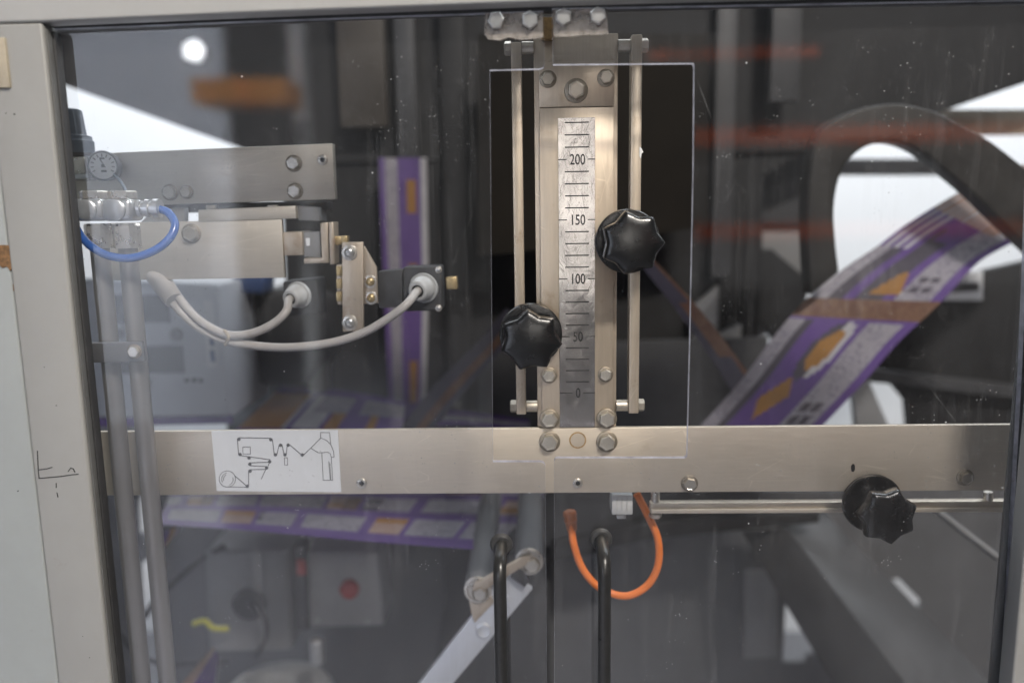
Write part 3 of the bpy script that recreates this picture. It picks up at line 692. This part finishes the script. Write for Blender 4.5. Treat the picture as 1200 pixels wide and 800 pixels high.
for x, y in ((282, 137), (547, 140), (292, 262), (366, 291), (537, 322), (372, 343), (512, 373), (374, 400), (352, 525), (585, 265), (627, 186), (664, 264), (690, 185), (806, 266)):
    obj('roller_dot', lathe(P(*D(x, y), LY), FRONT, [(-.0003, 2.1*S(LY)), (.00035, 2.1*S(LY))], 16), MT['ink_grey'], lb)

# ================================================================== STAR KNOBS
def star(a, amt, ph):
    k = (a*7/(2*math.pi)+ph) % 1.0; d = abs(k-.5)*2              # 1 at a point, 0 in a hollow
    return 1-amt*(1-d**1.5)
def star_knob(px, py, Yb, ang, label, R=.0262, L=.044):
    """px, py: where the middle of the flange shows; Yb: the plane the flange sits on"""
    c = P(px, py, Yb); k = thing('star_knob', c, label, 'knob')
    ph = .5
    obj('flange', lathe(c, FRONT, [(0, R*1.03), (.004, R*1.03), (.0052, R*1.0), (.0055, R*.9), (.0055, R*.3)], 56), MT['plastic'], k, 40)
    obj('rim', lathe(c, FRONT, [(.0012, R*1.035), (.0034, R*1.035)], 56), MT['plastic_edge'], k, 40)
    prof = [(.0054, .52), (.014, .50), (.021, .58), (.0265, .80), (.0285, .95), (.030, .99), (.0335, 1.0), (.0365, .99), (.0388, .965), (.0402, .925), (.0411, .86), (.0417, .76), (.0423, .60), (.0428, .40), (.0431, .2), (.0432, .02)]
    s = L/.0432
    amt = [0, 0, .06, .13, .17, .18, .18, .18, .178, .17, .145, .095, .045, .015, .004, 0]
    bm = lathe(c, FRONT, [(h*s, r*R) for h, r in prof], 112, None, ang, lambda a, i: star(a, amt[i], ph))
    obj('head', bm, MT['plastic'], k, 62)
    return k
star_knob(735, 282.5, -.004, math.radians(90), 'higher black star knob of the two at the scale')
star_knob(622, 391, -.004, math.radians(-175), 'black star knob lower down, its points touching the foil scale')

# ================================================================== RAIL WITH KNOB UNDER THE BEAM
rl = thing('slotted_rail', P(960, 595, .02), 'narrow stainless rail hung just below the beam', 'rail')
z1, z0 = P(960, 588, .02).z, P(960, 600, .02).z
box('bar', P(762, 594, .02).x, P(1225, 594, .02).x, .02, .028, z0, z1, MT['steel'], rl, .0008)
box('lip', P(764, 594, .015).x, P(1223, 594, .015).x, .017, .0198, z0+.0006, z0+.0045, MT['steel'], rl, .0004)
for x in (768, 1158): obj('hanger', tube([P(x, 576, .024), P(x, 589, .024)], .004, 14, smooth=False), MT['bolt'], rl, 40)
obj('nut', lathe(P(768, 601, .024), (0, 0, -1), [(0, .006), (.003, .006), (.004, .005)], 6), MT['bolt'], rl, 20)
k3 = star_knob(1021, 588, -.004, math.radians(60), 'black star knob on the narrow rail below the beam', .0252, .039)
obj('shaft', lathe(P(1012, 584, .016), FRONT, [(0, .016), (.0195, .016)], 30), MT['plastic'], k3, 40)
sb = thing('sensor_block', P(729, 605, .01), 'small pale square block hanging under the beam by the orange cable', 'sensor')
rect('body', 717, 579.5, 741.5, 603, .01, .02, MT['light'], sb, .001)
for i in range(3): rect('rib', 722+i*6, 583, 724+i*6, 598, .0094, .001, MT['gland'], sb, 0)
rect('stud', 723, 603.2, 734, 608, .014, .012, MT['zinc'], sb, .001)
oc_ = thing('orange_cable', P(668, 600, .06), 'orange cable hanging in a loop below the beam', 'cable')
obj('cord', tube([P(*p) for p in ((669, 612, .055), (673, 640, .05), (684, 668, .045), (704, 689, .04), (733, 698, .035), (758, 686, .035), (771, 662, .035), (771, 632, .035), (760, 605, .035), (746, 578, .04))], .0036, 16), MT['orange'], oc_, 40)
dn = (P(671, 624, .054)-P(667, 596, .06)).normalized()
obj('plug', lathe(P(667, 597, .06), dn, [(-.0005, .002), (.0004, .005), (.002, .0064), (.006, .0068), (.0062, .0060), (.011, .0064), (.012, .0056), (.019, .0050), (.021, .0040)], 24), MT['orange_dark'], oc_, 40)

# ================================================================== TENSION ARM
ta = thing('tension_arm', P(560, 740, .09), 'bright metal swing arm with two rollers behind the slim door handle', 'arm')
poly('bar', [(586, 663), (624, 690), (613, 703), (519, 815), (480, 815), (560, 712)], .092, .008, MT['aluminium'], ta, .001)
obj('pivot', lathe(P(567, 738, .092), FRONT, [(0, 10*S(.09)), (.002, 10*S(.09)), (.0028, 8*S(.09)), (.0015, 4*S(.09))], 28), MT['aluminium'], ta, 40)
obj('bushing', lathe(P(593, 704, .092), FRONT, [(0, 8*S(.09)), (.0015, 8*S(.09)), (.002, 6*S(.09))], 28), MT['aluminium'], ta, 40)
poly('clamp', [(600, 667), (612, 668), (621, 680), (615, 688), (598, 676)], .084, .008, MT['rubber'], ta, .001)
for x, y in ((560, 690), (620, 657)):
    c = P(x, y, .088); r = 17.5*S(.088)
    ro = obj('roller', lathe(c, (0, 1, 0), [(0, r*.97), (.002, r), (.26, r), (.26, r*.5)], 36), MT['mid'], ta, 40)
    obj('roller_ring', lathe(c, FRONT, [(0, r), (.0018, r), (.0024, r*.93), (.0024, r*.78), (.0008, r*.74), (.0008, r*.2)], 36), MT['bolt'], ro, 40)
    b = bolt(x+3, y+4, .0865, 8.5, ro)
sheet('link', [P(553, 692, .083), P(556, 683, .083), P(612, 652, .083), P(624, 650, .083), P(616, 662, .083), P(564, 694, .083)], .003, MT['steel_v'], ta)
sheet('bracket', [P(549, 700, .089), P(575, 697, .089), P(580, 705, .089), P(556, 730, .089), P(553, 722, .089)], .002, MT['steel_v'], ta)

# ================================================================== SLIDE UNIT
su = thing('slide_unit', P(260, 326, .06), 'stainless slide unit of stacked plates and bolts above the diagram sticker', 'slide unit')
poly('upper_plate', [(84, 181), (389.5, 168), (392.5, 233.5), (88, 243)], .06, .010, MT['steel_h'], su, .0008)
for x, y, r in ((344.5, 191.5, 7.5), (346, 224, 7.5), (199.5, 225.5, 7.5), (219, 225, 6.5)): bolt(x, y, .06, r, su)
socket(378, 187.5, .06, 6, su)
poly('spacer_bar', [(232, 246), (346, 241), (347.5, 256), (232, 260)], .055, .012, MT['steel_h'], su, .0008)
poly('end_block', [(348, 241), (372, 243), (374, 259), (349, 258)], .062, .03, MT['mid2'], su, .0008)
poly('gap_strip', [(180, 238), (384, 236), (384, 246), (180, 250)], .078, .02, MT['dark'], su, .0008)
for x in (246, 318): poly('set_screw', [(x-5, 240.5), (x+6, 240), (x+6, 245), (x-5, 245.5)], .064, .008, MT['bolt'], su, .0008)
poly('lower_block', [(126, 261.5), (330, 256.8), (333.5, 325.5), (128, 328.5)], .056, .005, MT['steel_h'], su, .0008)
bolt(224.5, 273.5, .056, 9, su)
poly('bright_tab', [(178, 247), (216, 243), (216, 260), (160, 265)], .066, .01, MT['box_grey'], su, .0008)
poly('slide_block', [(331.5, 272), (354, 271.5), (355, 299), (332.5, 299.5)], .058, .03, MT['steel_v'], su, .0008)
gb = poly('grey_block', [(355, 272), (376, 272), (376.5, 302), (356, 301)], .062, .03, MT['mid2'], su, .0008)
poly('mark', [(358, 279), (363, 279), (363, 288), (359, 288)], .0612, .001, MT['sticker'], su, 0)
poly('angle_plate', [(375, 261.5), (384, 260.5), (385.5, 308), (356, 309), (356, 302.5), (377, 302)], .056, .02, MT['steel_v'], su, .0008)
poly('angle_plate', [(385, 260.5), (390.5, 260), (392, 309.5), (386.5, 310)], .054, .02, MT['steel_v'], su, .0008)
for x, y, r in ((395.5, 282, 5), (403.5, 281, 4.5)): rect('pin', x-r, y-r, x+r-1, y+r, .06, .01, MT['brass'], su, .001)
poly('stop_plate', [(394, 310), (401, 310), (402, 357), (395, 357)], .058, .008, MT['steel_v'], su, .0008)
for y in (318, 333, 348): rect('shim', 394, y-6, 400.5, y+5, .055, .003, MT['brass'], su, .0004)
poly('strap', [(400.5, 284), (425.5, 283.5), (426, 387.5), (401.5, 388.5)], .050, .004, MT['steel_v'], su, .0006)
pan(409.5, 296, .050, 6.2, su); pan(410, 378, .050, 6.2, su)
poly('gusset', [(426.5, 288), (441, 313), (443, 355), (426.5, 356)], .0545, .004, MT['steel_v'], su, .0006)
pan(434, 330, .0545, 5.2, su, 'brass'); pan(435, 349, .0545, 5.2, su, 'brass')
poly('arm_block', [(443, 318), (472, 316), (472, 360), (444, 361)], .066, .02, MT['dark'], su, .001)

def sensor(name_label, hous, gx, gy, gr, cable, Yh, tilt, hm):
    s = thing('sensor_box', P(gx, gy, Yh), name_label, 'sensor')
    h = poly('housing', hous, Yh, .03, hm, s, .002, 3)
    d = Vector(tilt).normalized(); c = P(gx, gy, Yh); r = gr*S(Yh)
    g = obj('cable_gland', lathe(c-d*.0005, d, [(0, r*1.22), (.003, r*1.22), (.0032, r*1.05), (.010, r), (.012, r*.9), (.0155, r*.82), (.0165, r*.70), (.0165, r*.52), (.012, r*.48)], 28), MT['gland'], s, 35)
    obj('gland_seal', lathe(c+d*.009, d, [(0, r*.50), (.0055, r*.50)], 22), MT['ink'], g)
    obj('cable', tube([c+d*.005, c+d*.018]+[P(*p) for p in cable], .0039, 14), MT['cable'], s, 40)
    return s
s1 = sensor('dark square sensor box with pale cable gland at the end of the arm', [(472, 313), (516, 312), (517.5, 364), (473, 365)], 497, 337, 14.5,
       [(476, 357, .022), (455, 373, .022), (425, 390, .024), (385, 402, .026), (335, 407, .03), (290, 404, .036), (262, 398, .042), (232, 383, .046), (205, 358, .05), (186, 330, .062), (180, 318, .09)], .060, (-.28, -1, -.14), MT['dark'])
for x, y in ((515, 316), (515, 361)): pan(x-1, y, .060, 2.6, s1)
poly('side_lug', [(522, 325), (535, 324), (536, 339), (523, 339)], .070, .01, MT['brass'], s1, .001)
sensor('black sensor box with pale cable gland under the slide unit', [(331, 330), (372, 326), (375, 369), (334, 371)], 351, 345, 13,
       [(336, 364, .038), (322, 378, .034), (300, 389, .034), (275, 393, .036), (255, 388, .040), (232, 374, .044), (212, 352, .05), (198, 330, .062), (192, 316, .09)], .074, (-.32, -1, -.2), MT['rubber'])
zt_ = obj('zip_tie', tube([P(263, 387, .027), P(268, 395, .022), P(264, 404, .027)], .0016, 8), MT['tan'], None, 40)
tag(zt_, 'beige cable tie holding the two grey sensor cables together', 'cable tie')
tag(obj('cable_sleeve', tube([P(178, 318, .066), P(190, 335, .056), P(204, 352, .048)], .0085, 16), MT['cable'], None, 40), 'short grey sleeve round the sensor cables below the slide unit', 'sleeve')

# ================================================================== AIR SUPPLY
ar = thing('air_regulator', P(98, 215, .05), 'air regulator with blue-grey cap and round dial gauge by the post', 'regulator')
c = P(88, 212, .062); sc_ = S(.062)
def zc(py): return P(88, py, .062).z-c.z
obj('cap', lathe(c, (0, 0, 1), [(zc(181), 24*sc_), (zc(166), 24*sc_), (zc(164), 22.5*sc_), (zc(160), 22*sc_), (zc(158), 16.5*sc_), (zc(134), 14.5*sc_), (zc(129), 13.5*sc_), (zc(127.5), 10*sc_)], 44, None, 0,
    lambda a, k: 1+.025*(1 if math.sin(22*a) > 0 else -1) if k in (4, 5, 6) else 1), MT['bluecap'], ar, 30)
obj('collar_ring', lathe(c, (0, 0, 1), [(zc(184), 25*sc_), (zc(180), 25*sc_)], 40), MT['rubber'], ar, 40)
rect('body', 64, 184, 106, 211, .05, .045, MT['tube'], ar, .002)
rect('neck', 82, 184, 99, 203, .044, .006, MT['bolt'], ar, .001)
rect('foot', 80, 203, 104, 210, .046, .01, MT['zinc'], ar, .001)
gcn = P(121, 194.5, .046); gr_ = 17.5*S(.046)
gg = obj('gauge', lathe(gcn, (.12, -1, .02), [(-.02, gr_*.8), (-.004, gr_*.98), (.001, gr_), (.002, gr_*.96), (.002, gr_*.90), (.0006, gr_*.88), (.0006, gr_*.02)], 40), MT['rubber_grey'], ar, 35)
gax = Vector((.12, -1, .02)).normalized()
obj('dial', lathe(gcn+gax*.0006, gax, [(0, gr_*.86), (.0006, gr_*.86)], 36), MT['dial'], gg)
gx_ = Vector((1, .12, 0)).normalized(); gz_ = gx_.cross(gax); gz_ = gz_ if gz_.z > 0 else -gz_
def dial_mark(x, z, hx, hz, rot=0):
    bm = bmesh.new(); o_ = gcn+gax*.0014; cr, sr = math.cos(rot), math.sin(rot)
    vs_ = []
    for a, b in ((-hx, -hz), (hx, -hz), (hx, hz), (-hx, hz)):
        X, Z = x+a*cr-b*sr, z+a*sr+b*cr; vs_.append(o_+gx_*X*gr_+gz_*Z*gr_)
    prism(vs_, .0004, 0, 1, bm); obj('dial_mark', bm, MT['ink'], gg)
for i in range(-5, 6):
    a = math.radians(90+i*24); dial_mark(math.cos(a)*.68, math.sin(a)*.68, .03, .10, a-math.pi/2)
dial_mark(0, .18, .035, .32, .5); dial_mark(0, 0, .1, .1); dial_mark(.05, -.35, .18, .07); dial_mark(.0, .48, .16, .05)

def air_pipe(px, py_top, label, stub):
    Y = -.022; c = P(px, 290, Y); s = S(Y)
    a = thing('air_pipe', c, label, 'pipe', 'upright air pipes')
    zz = lambda py: P(px, py, Y).z
    rr = .0078
    obj('tube', tube([(c.x, c.y+.004, zz(291)), (c.x, c.y+.004, -1.2)], rr, 28, smooth=False), MT['tube'], a, 40)
    obj('hex_nut', lathe((c.x, c.y+.004, zz(291)), (0, 0, 1), [(0, .0115), (zz(263)-zz(291)-.001, .0115), (zz(262)-zz(291), .0105)], 6, None, math.radians(8)), MT['bolt'], a, 20)
    f = obj('banjo_fitting', prism([(c.x-.013, c.y-.009, zz(259)), (c.x+.012, c.y-.009, zz(259)), (c.x+.012, c.y-.009, zz(233)), (c.x-.013, c.y-.009, zz(233))], .024, .004, 3), MT['zinc'], a, 40)
    obj('face_plug', lathe((c.x-.001, c.y-.0088, (zz(259)+zz(233))/2), FRONT, [(0, .0088), (.002, .0088), (.003, .0075), (.003, .001)], 28), MT['zinc'], f, 40)
    obj('cap_nut', lathe((c.x, c.y+.003, zz(232.8)), (0, 0, 1), [(0, .0115), (.0055, .0115), (.0065, .0105)], 6, None, .2), MT['bolt'], a, 20)
    if stub:
        z = (zz(259)+zz(233))/2+.001
        obj('hose_barb', lathe((c.x+.013, c.y+.003, z), (1, 0, 0), [(0, .007), (.003, .007), (.0032, .0058), (.006, .0058), (.0062, .0075), (.010, .0075), (.0102, .0058), (.013, .0058), (.0132, .0078), (.018, .0078), (.018, .003)], 24), MT['zinc'], a, 40)
    return a
air_pipe(114, 262, 'upright galvanised air pipe nearer the frame post', False)
air_pipe(147, 262, 'upright galvanised air pipe with the blue hose on its fitting', True)
tag(obj('air_hose', tube([P(*p) for p in ((66, 196, .0), (73, 218, -.016), (79, 243, -.026), (93, 274, -.034), (118, 296, -.039), (150, 302.5, -.040), (180, 294, -.036), (199, 279, -.030), (205, 263, -.024), (198, 250, -.020), (187, 245.5, -.0185), (172, 245, -.0185))], .0034, 16), MT['hose'], None, 40), 'blue plastic air hose curling in front of the air pipes', 'hose')
tag(obj('thin_hose', tube([P(*p) for p in ((132, 202, .05), (143, 215, .03), (150, 230, -.012))], .0014, 10), MT['bluecap'], None, 40), 'thin dark hose from the dial gauge to the pipe fitting', 'hose')
pcl = thing('pipe_clamp', P(130, 412, -.038), 'dark grey clamp bar bolted across the two air pipes', 'clamp')
poly('bar', [(92, 402), (166, 400.5), (169, 424), (95, 425.5)], -.036, .005, MT['mid'], pcl, .001)
bolt(158, 411.5, -.036, 7, pcl)

# ================================================================== CLEAR DOORS
def door(label, outline, rounded=()):
    d = thing('acrylic_door', P(*outline[len(outline)//2], PANE), label, 'door', 'clear acrylic doors')
    bm = bmesh.new(); th = .006
    f_ = [P(x, y, PANE) for x, y in outline]
    a = [bm.verts.new(p) for p in f_]; b = [bm.verts.new(p+Vector((0, th, 0))) for p in f_]
    bm.faces.new(a).material_index = 0; bm.faces.new(b[::-1]).material_index = 1
    n = len(a)
    for i in range(n): bm.faces.new((a[i], b[i], b[(i+1) % n], a[(i+1) % n])).material_index = 2
    obj('pane', bm, PANE_M, d)
    return d
ld = door('clear acrylic door in front of the slide unit and air pipes',
          [(60, 34), (300, 24.5), (637, 13), (638, 76), (636.5, 79), (633, 80.5), (574, 82), (575.5, 300), (577.5, 541.5), (634, 541.5), (637.5, 543), (639, 546), (639.5, 600), (642, 960), (156, 960), (103, 430)])
rd = door('clear acrylic door in front of the wide film and arched collar',
          [(647, 10), (900, 5.5), (1215, -1), (1198, 430), (1168, 960), (650, 960), (649.5, 600), (649.5, 541), (651, 537.5), (655, 537), (803, 537), (805.5, 535), (806, 520), (809, 400), (813, 200), (814, 78), (813, 74), (809, 74), (648, 75.5)])
def handle(px, ptop, parent, m=.0052):
    Yo = PANE-.036; a = P(px+.5, ptop, PANE)
    x, z = a.x, a.z
    zb = P(px, 940, Yo).z
    pts = [(x, PANE-.0003, z), (x, PANE-.012, z), (x, PANE-.022, z-.001), (x, PANE-.0305, z-.0045), (x, PANE-.0355, z-.012), (x, Yo, z-.022), (x, Yo, z-.032), (x, Yo, z-.045), (x, Yo, z-.07), (x, Yo, (z+zb)/2), (x, Yo, zb)]
    h = obj('handle', tube(pts, m, 22), MT['handle'], parent, 40)
    obj('collar', lathe(a, FRONT, [(.0002, .0095), (.0025, .0092), (.0038, .0078), (.0038, .004)], 28), MT['plastic_edge'], h, 40)
handle(587, 637, ld); handle(703.5, 631, rd)
for pr_, pts, bs in ((ld, [(568, 15.5), (636, 14), (636.5, 44), (612, 47), (596, 44), (586, 47.5), (572, 46), (567.5, 40)], ((581.5, 25), (621, 24.5))),
                     (rd, [(647.5, 11), (711, 9.5), (713, 40), (700, 41), (682, 41.5), (670, 43), (649, 43)], ((660, 21), (700.5, 19.5)))):
    poly('mounting_block', pts, PANE-.0025, .0023, MT['clear_block'], pr_, .0006)
    for x, y in bs: bolt(x, y, PANE-.0027, 9.6, pr_, 'zinc', False)

# ================================================================== THINGS IN THE HALL, SEEN MIRRORED IN THE DOORS, AND AN ADDED REFLECTOR
def mbox(name, x0, y0, x1, y1, Yv, t, mat, parent=None):
    a, b_ = M(x0, y0, Yv), M(x1, y1, Yv)
    return box(name, min(a.x, b_.x), max(a.x, b_.x), a.y-t, a.y, min(a.z, b_.z), max(a.z, b_.z), mat, parent, 0)
tag(mbox('hall_column', 338, -200, 362, 470, 4.0, .15, MT['white']), 'white hall column mirrored as pale upright band in the door', 'column')
tag(mbox('hall_partition', -200, -60, 318, 900, 5.0, .1, MT['white']), 'pale hall partition mirrored as haze over the air pipes', 'partition')
for x0, x1 in ((224, 283), (287, 335)):
    tag(mbox('orange_crate', x0, 92, x1, 120, 3.6, .3, MT['boxorange']), 'orange crate on the left of two mirrored in the door' if x0 == 224 else 'orange crate beside the white column, mirrored in the door', 'crate')
tag(mbox('added_reflector', 610, 84, 770, 330, 6.0, .06, MT['white']), 'white reflector board added to brighten the foil scale', 'board')  # unseen board, added so the foil has something bright to mirror
rk = thing('pallet_rack', M(1000, 300, 5), 'pallet rack with orange beams mirrored in the door over the film', 'rack')
for y0, y1 in ((151, 160), (263, 272)): mbox('beam', 812, y0, 1400, y1, 5.0, .06, MT['rack'], rk)
mbox('beam', 760, 60, 960, 65, 5.0, .06, MT['rack'], rk)
lp = thing('hall_spotlight', M(228, 60, 4.4), 'round white hall lamp mirrored as bright dot in the door', 'lamp')
em, nt, b_ = nodes('lamp_glow'); b_.inputs['Emission Color'].default_value = (.95, .97, 1, 1); b_.inputs['Emission Strength'].default_value = 40
obj('lens', lathe(M(228, 60, 4.4), (0, 1, 0), [(0, .046), (.02, .046)], 32), em, lp)
obj('housing', lathe(M(228, 60, 4.4), (0, -1, 0), [(.001, .052), (.1, .05)], 32), MT['mid'], lp, 40)
